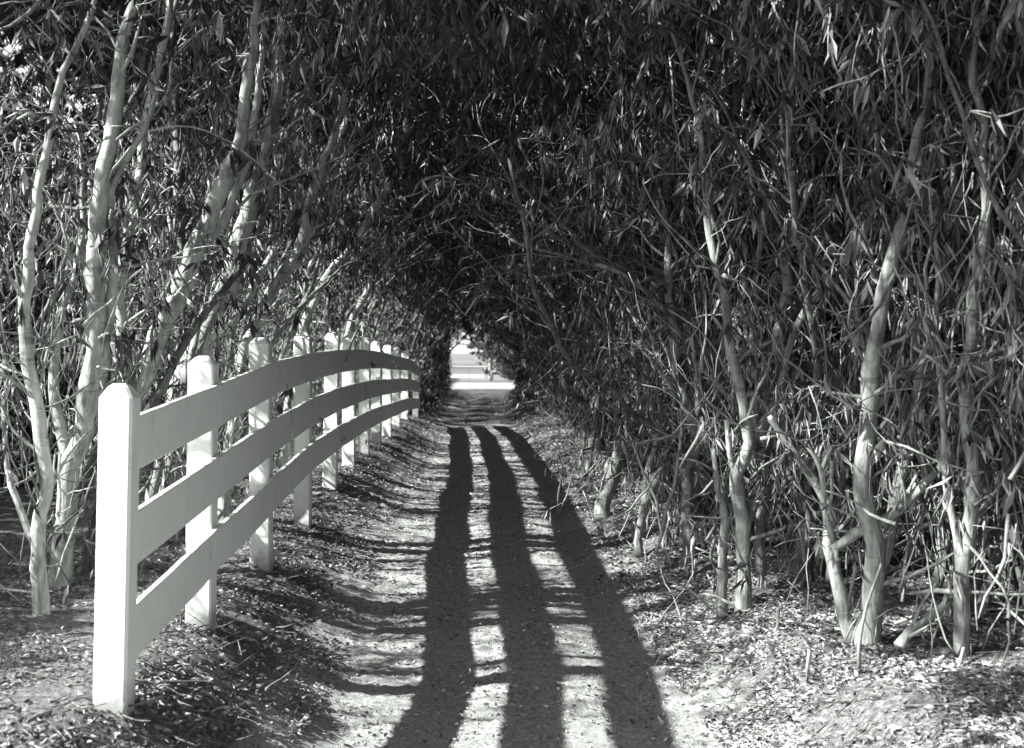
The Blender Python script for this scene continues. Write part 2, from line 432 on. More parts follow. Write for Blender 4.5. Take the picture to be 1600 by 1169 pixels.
# small round nail heads on the boards
for k in range(1, len(POSTS)):
    d, zt, zr, zl = POSTS[k]
    for j in range(3):
        z = zr - j * (zr - zl - RH) / 2
        for dz in (0.05, 0.16):
            for dy in (-0.03, 0.03):
                T = Tubes(); c = np.array([PX + pw + TH, d + pw + dy, z - dz]); T.add([c - [0.004, 0, 0], c + [0.0035, 0, 0]], 0.004, 8)
                if k < 5:
                    me = T.mesh('nail'); 
                    Vn = np.zeros(len(me.vertices) * 3, dtype=np.float32); me.vertices.foreach_get('co', Vn)
                    me.vertices.foreach_set('co', (Vn.reshape(-1, 3) - np.array(fence.location)).astype(np.float32).ravel())
                    link('nail', me, M['paint'], fence)

# ------------------------------------------------------------------ trees
def unit(v): return v / (np.linalg.norm(v) + 1e-9)
def grow_line(r, p, d, length, step, gnarl, trop):
    pts = [np.array(p, float)]; d = unit(np.array(d, float))
    n = max(3, int(length / step))
    for _ in range(n):
        d = unit(d + r.normal(size=3) * gnarl + np.asarray(trop) * step)
        pts.append(pts[-1] + d * step)
    return np.array(pts)

def furnish(r, T, Tw, L, pts, rad, dens=1.0, low_leaf=0.25, reach=1.0, toward=1.0):
    """side branches, twigs and hanging leaves along one stem"""
    seg = np.linalg.norm(np.diff(pts, axis=0), axis=1); tot = seg.sum()
    n_br = int(tot * 3.6 * dens)
    for _ in range(int(tot * 3.0)):
        i_ = int(r.integers(1, len(pts) - 1)); ph = r.uniform(0, 2 * math.pi)
        q = grow_line(r, pts[i_], (math.cos(ph), math.sin(ph), r.uniform(-0.2, 1.2)), r.uniform(0.08, 0.4), 0.06, 0.2, (0, 0, 0.3))
        r0 = min(rad[i_] * 0.55, r.uniform(0.006, 0.016)); T.add(q, np.linspace(r0, r0 * 0.6, len(q)), 6, r, 0.08, r.uniform(0.5, 1))
    cum = np.concatenate([[0], np.cumsum(seg)])
    for _ in range(n_br):
        t = r.uniform(0.1, 1.0) * tot; i_ = min(np.searchsorted(cum, t), len(pts) - 1)
        p = pts[i_]; z = p[2]
        up = unit(pts[min(i_ + 1, len(pts) - 1)] - pts[max(i_ - 1, 0)])
        ph = r.uniform(0, 2 * math.pi)
        d = up * r.uniform(0.4, 1.4) + np.array([math.cos(ph) * 0.8, math.sin(ph) * 0.8, 0.1])
        ln = r.uniform(0.3, 1.15) * reach * (0.75 + 0.2 * min(z, 4))
        b = grow_line(r, p, d, ln, 0.09, 0.17, (0.25 * toward, 0, 0.8 if z < 2 else -0.2))
        rb = min(rad[i_] * 0.5, r.uniform(0.006, 0.015))
        br = np.linspace(rb, 0.0035, len(b))
        T.add(b, br, 5, r, 0.06, r.uniform(0.2, 1))
        nt_ = int(r.integers(2, 6))
        for _k in range(nt_):
            q = b[int(r.integers(1, len(b)))]
            dd = unit(b[-1] - b[0]) * r.uniform(0.1, 1.0) + r.normal(size=3) * 0.55
            tw = grow_line(r, q, dd, r.uniform(0.15, 0.42), 0.07, 0.22, (0, 0, -0.4))
            Tw.add(tw, np.linspace(0.0042, 0.002, len(tw)), 3, None, 0, r.uniform(0, 1))
            pr = low_leaf + (1 - low_leaf) * float(sstep(1.2, 2.5, q[2]))
            if r.uniform() < pr:
                L.cluster(r, tw[-1], int(r.integers(4, 9)), r.uniform(0.09, 0.15), 1.0)
                if r.uniform() < 0.5: L.cluster(r, tw[len(tw) // 2], int(r.integers(3, 7)), 0.11, 1.1)
    return

def crown_fill(r, Tw, L, centre, size, n):
    """hanging leaf clusters on short twigs through a volume of the crown"""
    for _ in range(n):
        q = np.asarray(centre) + r.uniform(-1, 1, 3) * np.asarray(size)
        d = r.normal(size=3); d[2] = -abs(d[2]) * 0.6
        tw = grow_line(r, q, d, r.uniform(0.2, 0.6), 0.1, 0.25, (0, 0, -0.5))
        Tw.add(tw, np.linspace(0.005, 0.0022, len(tw)), 3, None, 0, r.uniform(0, 1))
        L.cluster(r, tw[-1], int(r.integers(6, 12)), r.uniform(0.1, 0.16), 0.9)
        if r.uniform() < 0.6: L.cluster(r, q, int(r.integers(4, 9)), 0.13, 0.9)

def dead_twigs(r, Tw, L, n, spread=0.5, zmax=2.2):
    for _ in range(n):
        p = np.array([r.normal() * spread, r.normal() * spread, r.uniform(0.0, zmax)])
        d = np.array([r.normal() * 0.35, r.normal() * 0.35, r.choice([1, 1, -1]) * 1.0])
        if r.uniform() < 0.25: d = np.array([r.normal(), r.normal(), 0.3 * r.normal()])
        tw = grow_line(r, p, d, r.uniform(0.2, 0.8), 0.1, 0.16, (0, 0, 0.1))
        r0 = r.choice([r.uniform(0.0025, 0.006), r.uniform(0.005, 0.012)])
        Tw.add(tw, np.linspace(r0, r0 * 0.5, len(tw)), 4, None, 0, r.uniform(0.2, 1))
        if r.uniform() < 0.5: L.cluster(r, tw[-1], int(r.integers(2, 6)), r.uniform(0.07, 0.13), 1.5, 0.9)

def straws(r, Tw, L, n, c, s_):
    """pale hanging sticks and curled dead leaves, mostly upright"""
    for _ in range(n):
        p = np.asarray(c) + r.uniform(-1, 1, 3) * np.asarray(s_)
        d = np.array([r.normal() * 0.28, r.normal() * 0.28, -1.0])
        tw = grow_line(r, p, d, r.uniform(0.1, 0.38), 0.07, 0.16, (0, 0, -0.2))
        r0 = r.uniform(0.003, 0.008)
        Tw.add(tw, np.linspace(r0, r0 * 0.6, len(tw)), 4, None, 0, r.uniform(0.4, 1))
        if r.uniform() < 0.7: L.cluster(r, p, int(r.integers(2, 5)), r.uniform(0.09, 0.16), 2.2, 1.0, 0.24)

def proto(seed, side, back=False, lean0=None):
    """meshes of one hedge tree; local +x leans towards the path"""
    r = np.random.default_rng(seed)
    T, Tw, L = Tubes(), Tubes(), Leaves()
    for s_ in range(int(r.integers(2, 5)) if side == 'left' else int(r.integers(3, 7))):
        ph = r.uniform(0, 2 * math.pi); sp = r.uniform(0.03, 0.16)
        p = np.array([math.cos(ph) * sp, math.sin(ph) * sp, -0.08])
        lean = lean0 if lean0 is not None else (0.2 if side == 'left' else 0.05)
        d = np.array([lean + r.normal() * (0.14 if side == 'left' else 0.07), r.normal() * (0.2 if side == 'left' else 0.13), 1.0])
        H = r.uniform(2.6, 3.4)
        low = grow_line(r, p, d, H, 0.13, 0.085 if side == 'left' else 0.115, (0.05 if side == 'left' else -0.02, 0, 0.16))
        up = grow_line(r, low[-1], unit(low[-1] - low[-2]), r.uniform(1.2, 2.2), 0.13, 0.12, (0.28 if side == 'left' and not back else 0.12, 0, 0.0))
        pts = np.vstack([low, up[1:]])
        r0 = r.uniform(0.022, 0.048) if side == 'left' else r.uniform(0.012, 0.04)
        rad = np.linspace(r0, r0 * 0.3, len(pts)); rad[0] *= 1.9; rad[1] *= 1.3
        T.add(pts, rad, 8, r, 0.07, r.uniform(0.4, 1))
        furnish(r, T, Tw, L, pts, rad, 0.7 if side == 'left' else 1.0, 0.2 if side == 'left' else 0.3)
    crown_fill(r, Tw, L, (0.8, 0, 4.3) if side == 'left' else (0.3, 0, 3.9), (1.1, 0.9, 0.9), 70 if side == 'left' else 190)
    if side == 'left':
        crown_fill(r, Tw, L, (0.1, 0, 2.6), (0.5, 0.8, 0.35), 8)
        dead_twigs(r, Tw, L, 74, 0.36, 2.4)
    else:
        crown_fill(r, Tw, L, (-0.3, 0, 2.1), (0.45, 0.8, 1.0), 48)
        dead_twigs(r, Tw, L, 120, 0.36, 2.6)
    straws(r, Tw, L, 90 if side == 'left' else 230, (0.15, 0, 2.3), (0.5, 0.6, 1.7))
    straws(r, Tw, L, 110, (0.9, 0, 3.3), (0.9, 0.8, 0.5))
    return (T.mesh('trunk'), Tw.mesh('twigs'), L.mesh('crown', r))

def put_tree(meshes, x, y, rz, sc, side, label, group, cat='hedge tree', name='hedge_tree'):
    e = empty(name, (x, y, float(gz(x, y)) - 0.02), rz); e.scale = sc
    tag(e, label, cat, group)
    link('trunk', meshes[0], M['bark_dull'], e); link('crown', meshes[1], M['bark'] if side == 'right' else M['bark_dull'], e); link('leaves', meshes[2], M['leaf'], e)  # the part called crown holds loose twigs, low dead ones too
    return e

PL = [proto(100 + k, 'left') for k in range(6)]
PLB = [proto(200 + k, 'left', True) for k in range(3)]
PR = [proto(300 + k, 'right') for k in range(8)]
PRN = [proto(400 + k, 'right', True, -0.12) for k in range(4)]
rt = random.Random(21)
ORD = 'first second third fourth fifth sixth seventh eighth ninth tenth eleventh twelfth thirteenth fourteenth fifteenth sixteenth seventeenth eighteenth'.split()
seen = {}
def bay_label(y):
    k = min(sum(1 for p in POSTS if p[0] + 0.5 < y), 11); k = max(k, 1); n = seen.get(k, 0); seen[k] = n + 1
    kind = ('thin hedge tree', 'slender hedge tree', 'spindly hedge tree')[n % 3]
    return '%s behind the fence between its %s and %s posts%s' % (kind, ORD[k - 1], ORD[k], '' if n == 0 else ', farther of the two')
cnt = [0]
def right_label(y):
    cnt[0] += 1
    if cnt[0] <= 18: return '%s slender leafy tree along the front of the right hedge, counted from the camera' % ORD[cnt[0] - 1]
    return 'slender leafy tree crowding the right side far down the tunnel'

def row(protos, side, y0, y1, gap, off, jit, label, group, zs=1.0):
    y = y0; k = rt.randrange(8)
    while y < y1:
        e = tab(XL_T, y) if side == 'left' else tab(XR_T, y)
        sg = -1 if side == 'left' else 1
        x = float(e) + sg * (off + abs(rt.gauss(0, jit)) + (0.75 if y > 34 else 0.3 if y > 18 and side == 'right' else 0))
        rz = rt.uniform(-0.45, 0.45) + (0 if side == 'left' else math.pi)
        s_ = rt.uniform(0.9, 1.12)
        lab = label(y) if callable(label) else label
        put_tree(protos[k % len(protos)], x, y, rz, (s_, s_ * rt.choice((-1, 1)), s_ * rt.uniform(0.92, 1.08) * zs * (1.12 if y > 34 else 1)), side, lab, group)
        k += 1 + rt.randrange(2); y += gap * rt.uniform(0.75, 1.25) * (1 if y < 26 else 1.45)
row(PL, 'left', 7.8, 26, 1.25, 0.35, 0.25, bay_label, 'thin hedge trees behind the fence')
row(PLB, 'left', 5.8, 62, 1.9, 1.6, 0.4, 'shaded hedge tree in the back row of the left hedge', 'back row of the left hedge', 0.74)
row(PL, 'left', 26, 61, 0.85, 0.3, 0.2, 'dark leafy hedge tree on the left beyond the end of the fence', 'left hedge beyond the fence')
row(PLB, 'left', -7.0, 0.4, 1.1, 0.9, 0.2, 'hedge tree on the left before the nearest fence post', 'left hedge before the fence')
row(PRN, 'right', 5.6, 8.2, 0.62, 0.8, 0.15, 'thin crooked leafy tree in the tangle behind the nearest rough tree on the right', 'tangle behind the nearest right trees')
row(PR, 'right', 8.0, 61, 0.75, 0.35, 0.2, right_label, 'thin hedge trees on the right')
row(PR, 'right', 7.2, 62, 1.0, 1.3, 0.35, 'shaded hedge tree in the back row of the right hedge', 'back row of the right hedge')

# hero trees traced from the photograph: stems as (pixel x, pixel y, radius in metres), distance
def hero(seed, d, stems, label, dens=0.8, low=0.35, crown=True, ddx=0.0, name='hedge_tree', left=False, nd=42):
    r = np.random.default_rng(seed)
    T, Tw, L = Tubes(), Tubes(), Leaves()
    b0 = None
    for k, st in enumerate(stems):
        dd = d + (st[0][3] if len(st[0]) > 3 else 0)
        pts = [P(a[0], a[1], dd + 0.04 * i_ * (1 if k % 2 else -1)) for i_, a in enumerate(st)]
        rad = [a[2] * (1.2 if left else 1.08) for a in st]
        if b0 is None:
            b0 = pts[0].copy(); b0[2] = float(gz(b0[0], b0[1])) - 0.05
            if pts[0][2] > b0[2] + 0.02: pts = [b0.copy()] + pts; rad = [rad[0] * 1.25] + rad
            else: rad[0] *= 1.15
        c, rr_ = smooth_line(pts, rad, 0.09, r, 0.012)
        if not left: rr_ = rr_ * 0.9
        T.add(c, rr_, 10 if rr_.max() > 0.02 else 7, r, 0.05, 0.75 + 0.25 * r.uniform())
        if k == 0 or rad[0] > 0.014:
            r_up = (c[-1] - c[-4])[2] > 0.8 * np.linalg.norm(c[-1] - c[-4])
            ext = st[-1]
            if crown and c[-1][2] > 2.0 and r_up:
                up = grow_line(r, c[-1], c[-1] - c[-4], r.uniform(0.9, 1.5), 0.13, 0.16, ((0.2 if left else -0.08), 0, 0.1))
                rr2 = np.linspace(rr_[-1], 0.006, len(up)); T.add(up, rr2, 7, r, 0.05, 0.8)
                furnish(r, T, Tw, L, up, rr2, 1.0, 0.9, 1.0, 0.5 if left else -0.5)
            furnish(r, T, Tw, L, c, rr_, dens, low, 0.7, 0.5 if left else -0.5)
    tw0 = Tubes()
    r2 = np.random.default_rng(seed + 1)
    Tt, Lt = Tubes(), Leaves()
    dead_twigs(r2, Tt, Lt, nd, 0.25, 2.0)
    Tw.V += [v + b0 for v in Tt.V]; Tw.F += [f + Tw.n for f in Tt.F]; Tw.caps += [c + Tw.n for c in Tt.caps]; Tw.T += Tt.T; Tw.n += Tt.n
    L.p += [p + b0 for p in Lt.p]; L.d += Lt.d; L.l += Lt.l; L.w += Lt.w; L.t += Lt.t
    e = empty(name, b0); tag(e, label, 'hedge tree')
    for nm, me, mt in (('trunk', T.mesh('trunk'), M['bark_sunlit'] if left else M['bark']), ('crown', Tw.mesh('crown'), M['bark']), ('leaves', L.mesh('leaves', r), M['leaf'])):  # crown is the twig mesh, with the dead twigs round the foot
        n = len(me.vertices); a = np.zeros(n * 3, dtype=np.float32); me.vertices.foreach_get('co', a)
        me.vertices.foreach_set('co', (a.reshape(-1, 3) - b0.astype(np.float32)).ravel())
        link(nm, me, mt, e)
    return e

# left side, behind the fence
hero(1, 7.4, [[(95, 905, .058), (104, 800, .05), (121, 697, .048), (140, 600, .046), (150, 500, .044), (148, 400, .045), (158, 290, .04), (175, 200, .036), (192, 60, .03)],
              [(112, 760, .03), (98, 690, .03), (84, 610, .026), (92, 520, .022), (120, 400, .018)],
              [(121, 697, .035), (150, 610, .036), (164, 520, .03), (176, 440, .028), (172, 330, .022)]],
     'thick pale forked tree at the left edge just behind the first fence post', left=True, dens=0.9, low=0.4)
hero(2, 7.9, [[(172, 880, .055), (192, 700, .05), (232, 575, .05), (262, 500, .052), (295, 420, .056), (325, 352, .05), (352, 280, .042), (380, 190, .03), (395, 40, .022)],
              [(300, 410, .03), (345, 350, .026), (372, 290, .024), (395, 200, .02), (410, 60, .014)],
              [(205, 640, .03), (186, 520, .028), (196, 400, .03), (212, 320, .03), (228, 200, .026), (250, 80, .02)]],
     'big sunlit trunk leaning right with dark joints, rising from behind the first fence bay', left=True)
hero(3, 9.6, [[(255, 830, .08), (275, 660, .085), (305, 560, .085), (345, 470, .075), (375, 380, .06), (400, 280, .05), (430, 160, .04), (440, 30, .03)],
              [(300, 560, .04), (330, 525, .032), (368, 500, .03), (395, 455, .026), (425, 400, .02), (455, 330, .014)]],
     'broad dark leaning trunk behind the second fence post from the camera', left=True)
hero(4, 10.0, [[(350, 790, .045), (362, 690, .045), (372, 600, .04), (392, 520, .04), (428, 445, .045), (470, 392, .048), (486, 320, .036), (502, 262, .03), (528, 190, .026), (540, 60, .02)],
               [(428, 445, .02), (420, 380, .018), (436, 300, .016), (440, 220, .012)]],
     'pale elbowed trunk bending right above the third fence post', left=True)
hero(5, 12.0, [[(440, 760, .04), (452, 640, .04), (466, 540, .035), (500, 450, .032), (560, 370, .026), (600, 300, .022), (632, 220, .02), (636, 60, .02)],
               [(466, 540, .02), (480, 440, .018), (510, 350, .014)]],
     'slim trunk arching over the path from behind the fourth fence post', left=True)
hero(6, 15.0, [[(520, 700, .04), (528, 600, .04), (550, 500, .035), (600, 420, .03), (660, 350, .024), (700, 270, .02), (720, 180, .015)]],
     'slim dark trunk arching far over the path behind the sixth fence post', left=True)
hero(7, 6.6, [[(70, 1000, .035), (60, 860, .032), (75, 740, .03), (52, 600, .03), (40, 470, .026), (60, 300, .02), (90, 150, .016)],
              [(60, 860, .016), (20, 760, .014), (5, 640, .01)]],
     'thin crooked stem at the far left, left of the thick forked tree', left=True)
# right side
hero(11, 6.35, [[(1345, 1035, .075), (1362, 960, .058), (1370, 880, .05), (1356, 790, .048), (1352, 700, .046), (1358, 620, .045), (1366, 540, .04), (1385, 430, .034), (1410, 330, .028), (1440, 180, .022), (1450, 30, .018)],
                [(1340, 1015, .045), (1318, 930, .038), (1300, 850, .033), (1290, 780, .03), (1250, 720, .02), (1205, 655, .016)],
                [(1300, 860, .028), (1340, 832, .028), (1400, 795, .026), (1452, 748, .024), (1500, 700, .018)],
                [(1366, 900, .035), (1392, 820, .034), (1400, 760, .03), (1420, 690, .03), (1432, 610, .026), (1470, 480, .02), (1490, 300, .016)],
                [(1304, 850, .016), (1286, 760, .016), (1284, 735, .014), (1262, 700, .010)],
                [(1284, 735, .012), (1296, 705, .010), (1305, 690, .006)]],
     'thick rough tree with a V of two stems at its foot, nearest on the right', dens=1.3)
hero(12, 7.5, [[(1160, 972, .05), (1163, 900, .045), (1160, 820, .046), (1152, 740, .04), (1172, 690, .036), (1150, 600, .034), (1135, 500, .03), (1120, 420, .026), (1108, 340, .024), (1104, 290, .022)],
               [(1160, 830, .032), (1178, 760, .03), (1176, 680, .026), (1180, 620, .024), (1176, 520, .02), (1190, 400, .016)],
               [(1160, 830, .02), (1145, 740, .02), (1136, 660, .016)],
               [(1172, 690, .03), (1205, 650, .03), (1222, 590, .03), (1218, 520, .034), (1230, 450, .034), (1228, 390, .036), (1232, 300, .026), (1225, 180, .022), (1205, 60, .018)],
               [(1212, 640, .022), (1225, 560, .022), (1250, 500, .024), (1280, 455, .022), (1297, 440, .012)],
               [(1262, 485, .012), (1252, 460, .010), (1240, 448, .006)]],
     'tall many-stemmed pale tree in front with a swollen S-curved stem, right of the path', dens=1.3)
hero(13, 9.2, [[(1075, 870, .052), (1074, 800, .045), (1072, 740, .042), (1088, 690, .04), (1066, 610, .04), (1055, 560, .036), (1048, 480, .032), (1042, 380, .028), (1040, 250, .024), (1050, 80, .018)],
               [(1088, 690, .026), (1092, 600, .024), (1070, 520, .026), (1068, 440, .022), (1060, 330, .018)]],
     'pale trunk with a kink low down, left of the many-stemmed tree', dens=1.3)
hero(14, 11.8, [[(944, 790, .075), (958, 745, .072), (978, 690, .07), (1000, 640, .062), (1012, 560, .045), (1022, 460, .035), (1026, 330, .028), (1020, 160, .022)],
                [(1000, 640, .03), (990, 560, .028), (985, 450, .022)]],
     'smooth fat trunk leaning right at its foot beside the bend of the shadows', dens=1.3)
hero(15, 9.9, [[(1000, 820, .03), (1012, 740, .028), (1030, 660, .024), (1022, 560, .02), (1012, 450, .018), (1000, 330, .014)],
               [(1024, 865, .014, -1.3), (1045, 790, .014), (1062, 700, .013), (1066, 620, .01)],
               [(1006, 790, .06), (1025, 750, .055), (1048, 715, .03)]],
     'thin tree with a stout broken base between the fat leaning trunk and the kinked trunk', dens=1.3)
hero(16, 8.3, [[(1235, 925, .07), (1258, 860, .065), (1272, 800, .06), (1300, 740, .055), (1330, 690, .045), (1336, 600, .035), (1330, 480, .03), (1320, 300, .025), (1318, 100, .02)],
               [(1258, 860, .04), (1285, 790, .045), (1296, 730, .04), (1290, 640, .03), (1278, 540, .02)]],
     'stout gnarled trunk in half shade behind the two front trees on the right', dens=1.3)
hero(17, 7.6, [[(1130, 900, .032), (1134, 820, .028), (1118, 760, .018), (1112, 700, .015)],
               [(1190, 900, .035), (1188, 800, .032), (1196, 700, .028), (1196, 560, .02)]],
     'short dark side stem close against the many-stemmed pale tree', dens=0.5, crown=False)
hero(18, 14.5, [[(915, 745, .04), (925, 690, .04), (935, 620, .035), (944, 520, .03), (942, 400, .025), (930, 250, .02)],
                [(905, 735, .025), (920, 650, .022), (955, 560, .02), (968, 450, .015)]],
     'slim straight tree past the fat leaning trunk on the right', dens=0.9)
hero(19, 6.0, [[(1505, 1060, .04), (1500, 900, .036), (1520, 760, .034), (1510, 600, .03), (1530, 430, .026), (1540, 250, .02), (1520, 60, .018)],
               [(1500, 900, .02), (1475, 700, .018), (1468, 480, .014), (1450, 300, .01)]],
     'slender tree at the right edge beside the nearest rough tree', dens=1.0)
hero(20, 8.0, [[(1420, 930, .04), (1430, 800, .036), (1425, 680, .034), (1436, 560, .03), (1405, 420, .026), (1395, 280, .024), (1388, 120, .02)]],
     'slender shaded tree standing behind the nearest rough tree', dens=1.0)

def stick(name, pts, rad, label, cat='branch', seed=0):
    r = np.random.default_rng(seed + 50); p = [P(*a) for a in pts]
    c, rr_ = smooth_line(p, rad, 0.08, r, 0.006); T = Tubes(); b0 = c[0].copy(); T.add(c - b0, rr_, 8, r, 0.07, 1.0)
    for _ in range(3):
        k = int(r.integers(1, len(c) - 1)); q = grow_line(r, c[k] - b0, (c[k + 1] - c[k]) / 0.08 + r.normal(size=3) * 0.6, r.uniform(.12, .3), .05, .15, (0, 0, 0.2))
        T.add(q, np.linspace(rr_[k] * 0.5, 0.003, len(q)), 5, r, 0.05, 1.0)
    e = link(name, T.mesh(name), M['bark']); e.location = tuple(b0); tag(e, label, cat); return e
stick('dead_branch', [(1188, 686, 7.3), (1240, 672, 7.3), (1330, 642, 7.35)], [.011, .01, .006], 'bare straight branch jutting sideways from the many-stemmed pale tree', seed=1)
stick('dead_branch', [(1202, 650, 7.1), (1235, 700, 7.1), (1268, 760, 7.15)], [.014, .012, .01], 'bare branch slanting down to the right from the many-stemmed pale tree', seed=2)
stick('dead_branch', [(1405, 1010, 5.9), (1425, 985, 5.95), (1470, 950, 6.0), (1500, 920, 6.1)], [.026, .024, .02, .014], 'bent dead branch propped on the litter at the lower right', seed=3)
stick('fallen_branch', [(1170, 1012, 7.0), (1220, 995, 7.2), (1262, 985, 7.1), (1300, 965, 7.0)], [.022, .026, .03, .02], 'pale fallen branch lying on the leaf litter before the right hedge', seed=4)
stick('dead_branch', [(1395, 382, 6.2), (1440, 362, 6.2), (1505, 328, 6.3)], [.006, .005, .004], 'thin straight twig crossing the upper right of the hedge', seed=5)
stick('dead_branch', [(1430, 830, 6.6), (1490, 800, 6.6)], [.012, .009], 'short pale broken branch low in the right hedge', seed=6)

# ------------------------------------------------------------------ twigs on the ground
rs = np.random.default_rng(77); TT = Tubes()
for _ in range(1200):
    y = 4.4 * (18 / 4.4) ** rs.uniform(); sd = rs.uniform() < 0.62
    x = float(tab(XR_T, y)) - 0.5 + abs(rs.normal()) * 0.9 if sd else -1.0 - abs(rs.normal()) * 0.8
    p = np.array([x, y, float(gz(x, y)) + 0.012]); ph = rs.uniform(0, 2 * math.pi)
    q = grow_line(rs, p, (math.cos(ph), math.sin(ph), rs.normal() * 0.12), rs.uniform(0.06, 0.35), 0.05, 0.12, (0, 0, 0))
    q[:, 2] = np.maximum(q[:, 2], gz(q[:, 0], q[:, 1]) + 0.004)
    r0 = rs.uniform(0.0015, 0.006); TT.add(q, np.linspace(r0, r0 * .5, len(q)), 5, None, 0, rs.uniform(0, 1))
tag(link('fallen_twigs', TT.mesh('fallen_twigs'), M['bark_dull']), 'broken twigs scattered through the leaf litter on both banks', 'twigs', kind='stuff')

# ------------------------------------------------------------------ masses
def clumped(p, thr=-0.15):
    """leave ragged gaps between clumps of foliage, lying along the sun's rays so that light dapples the tunnel"""
    u = p[:, 2] + p[:, 0] / SUN_K; v = p[:, 1] - p[:, 0] * math.tan(SUN_BACK)
    g_ = np.sin(u * 7.1 + 1.7 * np.sin(v * 1.9)) + np.sin(v * 6.3 + 2.1 * np.sin(u * 2.7)) + 0.8 * np.sin(u * 15 + v * 11) + 0.8 * np.sin(v * 17 - u * 9)
    return p[g_ > thr]
def mass(name, n, seed, f, mat, L0, L1, label, cat, droop=0.9, W=0.22, twigs=0):
    r = np.random.default_rng(seed); p = f(r, n)
    k = 7
    pp = np.repeat(p, k, axis=0) + r.normal(size=(len(p) * k, 3)) * 0.07
    ph = r.uniform(0, 2 * math.pi, len(pp))
    D = np.stack([np.cos(ph) * .6, np.sin(ph) * .6, -droop * r.uniform(.2, 1.2, len(pp))], 1)
    l = r.uniform(L0, L1, len(pp)); L = Leaves()
    L.scatter(pp, D, l, l * W * r.uniform(.7, 1.3, len(pp)), np.clip(np.repeat(r.uniform(0, .6, len(p)), k) + r.uniform(0, .4, len(pp)), 0, 1))
    o = link(name, L.mesh(name, r), mat); tag(o, label, cat, None, 'stuff'); return o
def f_canopy(r, n):
    y = r.uniform(-2, 61, n); x = r.uniform(-3.6, 3.8, n)
    z = np.maximum(3.35 + 0.1 * x, 3.0 - x * 0.66) + 0.2 * np.sin(y * 0.9) + r.uniform(0, 1, n) ** 1.2 * 1.5
    z = z - 0.55 * sstep(11, 16, y) * (x < -0.5) - 0.05 * sstep(40, 50, y)
    return clumped(np.stack([x, y, z], 1), 0.1)
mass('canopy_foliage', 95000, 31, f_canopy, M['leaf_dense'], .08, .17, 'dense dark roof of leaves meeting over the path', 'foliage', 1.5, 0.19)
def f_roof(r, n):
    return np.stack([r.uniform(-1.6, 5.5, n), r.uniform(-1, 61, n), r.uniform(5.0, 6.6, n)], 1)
mass('canopy_foliage', 26000, 39, f_roof, M['leaf_shaded'], .14, .24, 'dark upper leaves closing the top of the tunnel', 'foliage', 0.8, 0.32)
def f_right(r, n):
    y = r.uniform(2, 62, n); e = tab(XR_T, y); x = e + 1.6 + r.uniform(0, 1, n) ** 1.3 * 2.2
    z = r.uniform(0.1, 5.5, n); return np.stack([x, y, z], 1)
mass('undergrowth', 34000, 32, f_right, M['leaf_dense'], .12, .2, 'dense dark thicket behind the right hedge', 'thicket', 0.8, 0.3)
def f_left(r, n):
    y = r.uniform(2, 90, n); u = r.uniform(0, 1, n); x = -4.2 - u ** 1.3 * 20
    top = (-x - 1.2) / SUN_K - 0.3
    z = r.uniform(0, 1, n) * top; return np.stack([x, y, z], 1)
mass('undergrowth', 42000, 33, f_left, M['leaf_shaded'], .16, .26, 'dense dark thicket beyond the left hedge', 'thicket', 0.8, 0.3)
def f_high(r, n):
    y = r.uniform(3, 80, n); u = r.uniform(0, 1, n); x = -2.4 - u ** 1.25 * 18
    z = (2.4 - x) / SUN_K + r.uniform(0, 1, n) * (3.2 + 0.25 * (-x - 2.4))
    return clumped(np.stack([x, y, z], 1), 0.35)
mass('canopy_foliage', 85000, 37, f_high, M['leaf_shaded'], .14, .24, 'dark leafy tops of the left hedge and of the wood behind it', 'foliage', 0.9, 0.28)
def f_wedge(r, n):
    y = r.uniform(25, 46, n); x = -6 - r.uniform(0, 1, n) ** 1.3 * 16
    return clumped(np.stack([x, y, 2.0 + r.uniform(0, 1, n) * (1.5 - x * 0.95)], 1), 0.95)
mass('distant_wood', 34000, 38, f_wedge, M['leaf_shaded'], .2, .34, 'dark tall wood standing well behind the left hedge', 'wood', 0.9, 0.3)
def f_far(r, n):
    y = r.uniform(29, 60, n); e = tab(XL_T, y); x = e - 0.1 - np.abs(r.normal(size=n)) * 0.8
    z = r.uniform(0.05, 3.4, n); return np.stack([x, y, z], 1)
mass('undergrowth', 9000, 34, f_far, M['leaf'], .1, .17, 'dark leafy growth filling the left hedge beyond the end of the fence', 'thicket', 0.9, 0.22)

def f_far_right(r, n):
    y = r.uniform(34, 60, n); e = tab(XR_T, y); x = e + 0.1 + np.abs(r.normal(size=n)) * 0.7
    z = r.uniform(0.05, 3.4, n); return np.stack([x, y, z], 1)
mass('undergrowth', 8000, 36, f_far_right, M['leaf'], .1, .17, 'dark leafy growth filling the right hedge near the far end of the tunnel', 'thicket', 0.9, 0.22)

# ------------------------------------------------------------------ beyond the tunnel
def roadside_tree(x, y, h, r0, cr, seed, label, mat):
    r = np.random.default_rng(seed); T, L = Tubes(), Leaves()
    tr = grow_line(r, (0, 0, -0.1), (0.02, 0, 1), h * 0.75, 0.4, 0.04, (0, 0, 0.1)); T.add(tr, np.linspace(r0, r0 * 0.4, len(tr)), 9, r, .05)
    for k in range(14):
        q = tr[int(len(tr) * r.uniform(.3, 1)) - 1]; b = grow_line(r, q, (r.normal(), r.normal(), .7), cr * r.uniform(.6, 1), .3, .12, (0, 0, 0))
        T.add(b, np.linspace(r0 * .3, .02, len(b)), 5)
        for _ in range(60):
            c = b[int(r.integers(1, len(b)))] + r.normal(size=3) * 0.5; L.cluster(r, c, 9, .3, .4, None, .5)
    e = empty('roadside_tree', (x, y, 0)); tag(e, label, 'tree')
    link('trunk', T.mesh('trunk'), M['bark'], e); link('crown', L.mesh('crown', r), mat, e)
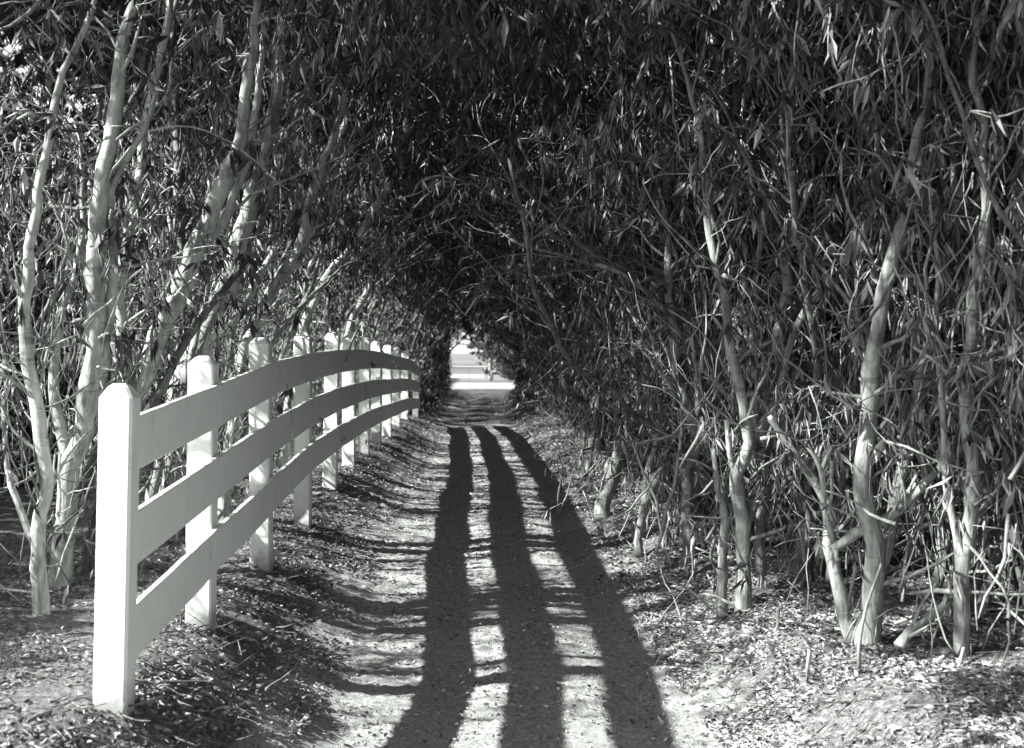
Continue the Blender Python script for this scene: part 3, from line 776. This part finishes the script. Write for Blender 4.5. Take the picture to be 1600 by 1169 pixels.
roadside_tree(0.5, 82, 7, .17, 2.6, 61, 'dark-trunked tree across the bright road, seen through the end of the tunnel', M['leaf_pale'])
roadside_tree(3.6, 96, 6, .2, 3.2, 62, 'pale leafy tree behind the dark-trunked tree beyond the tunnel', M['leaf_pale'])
def bush(x, y, rx, rz_, seed, label):
    r = np.random.default_rng(seed); T, L = Tubes(), Leaves()
    for k in range(9):
        b = grow_line(r, (r.normal() * .1, r.normal() * .1, 0), (r.normal() * .6, r.normal() * .6, 1), rz_ * .8, .15, .1, (0, 0, 0)); T.add(b, np.linspace(.03, .01, len(b)), 5)
    for _ in range(700):
        v = r.normal(size=3); v = unit(v) * r.uniform(.4, 1) ** .5 * np.array([rx, rx, rz_ * .5]) + [0, 0, rz_ * .55]; L.cluster(r, v, 7, .16, .3, None, .45)
    e = empty('shrub', (x, y, 0)); tag(e, label, 'shrub'); link('stems', T.mesh('stems'), M['bark'], e); link('foliage', L.mesh('foliage', r), M['leaf_pale'], e)
bush(1.9, 84, 1.2, 2.2, 63, 'round pale shrub to the right of the dark-trunked tree beyond the tunnel')

M['wall'] = flat_mat('wall_white', 0.55, 0.8, 0.2, 2, 0.06)
M['roof_grey'] = flat_mat('roof_grey', 0.13, 0.9, 0.2, 3, 0.15)
M['dark_glass'] = flat_mat('dark_glass', 0.04, 0.15, 0.6, 3, 0.05)
def boxm(name, x0, x1, y0, y1, z0, z1):
    me = bpy.data.meshes.new(name)
    me.from_pydata([(x0, y0, z0), (x1, y0, z0), (x1, y1, z0), (x0, y1, z0), (x0, y0, z1), (x1, y0, z1), (x1, y1, z1), (x0, y1, z1)], [],
                   [(3, 2, 1, 0), (4, 5, 6, 7), (0, 1, 5, 4), (1, 2, 6, 5), (2, 3, 7, 6), (3, 0, 4, 7)]); me.update(); return me
hs = empty('house', (0, 170, -2.02)); tag(hs, 'low pale house with a grey hipped roof far beyond the road at the tunnel end', 'house')
link('wall', boxm('wall', -13, 0.15, 0, 7, 0, 2.12), M['wall'], hs)
link('fascia', boxm('fascia', -13.5, 0.62, -0.5, 7.5, 2.12, 2.42), M['wall'], hs)
rm = bpy.data.meshes.new('roof'); rm.from_pydata([(-13.6, -.6, 2.42), (.72, -.6, 2.42), (.72, 7.6, 2.42), (-13.6, 7.6, 2.42), (-11, 3.5, 3.85), (-1.9, 3.5, 3.85)], [], [(0, 1, 5, 4), (1, 2, 5), (2, 3, 4, 5), (3, 0, 4), (3, 2, 1, 0)]); rm.update()
link('roof', rm, M['roof_grey'], hs)
for wx in (-11.2, -8.6, -6.0):
    wn = link('window', boxm('window', wx, wx + 1.1, -0.05, -0.004, 0.8, 1.8), M['wall'], hs); link('pane', boxm('pane', wx + .1, wx + 1.0, -0.07, -0.054, .9, 1.7), M['dark_glass'], wn)
def f_wood(r, n):
    x = r.uniform(-60, 60, n); y = 235 + r.uniform(0, 14, n); z = -2.5 + r.uniform(0, 1, n) * (7 + 1.5 * np.sin(x * .23) + 1.2 * np.sin(x * .71))
    keep = ~((x > -9.0) & (x < 0.6)) | (z < 1.2)
    return np.stack([x, y, z], 1)[keep]
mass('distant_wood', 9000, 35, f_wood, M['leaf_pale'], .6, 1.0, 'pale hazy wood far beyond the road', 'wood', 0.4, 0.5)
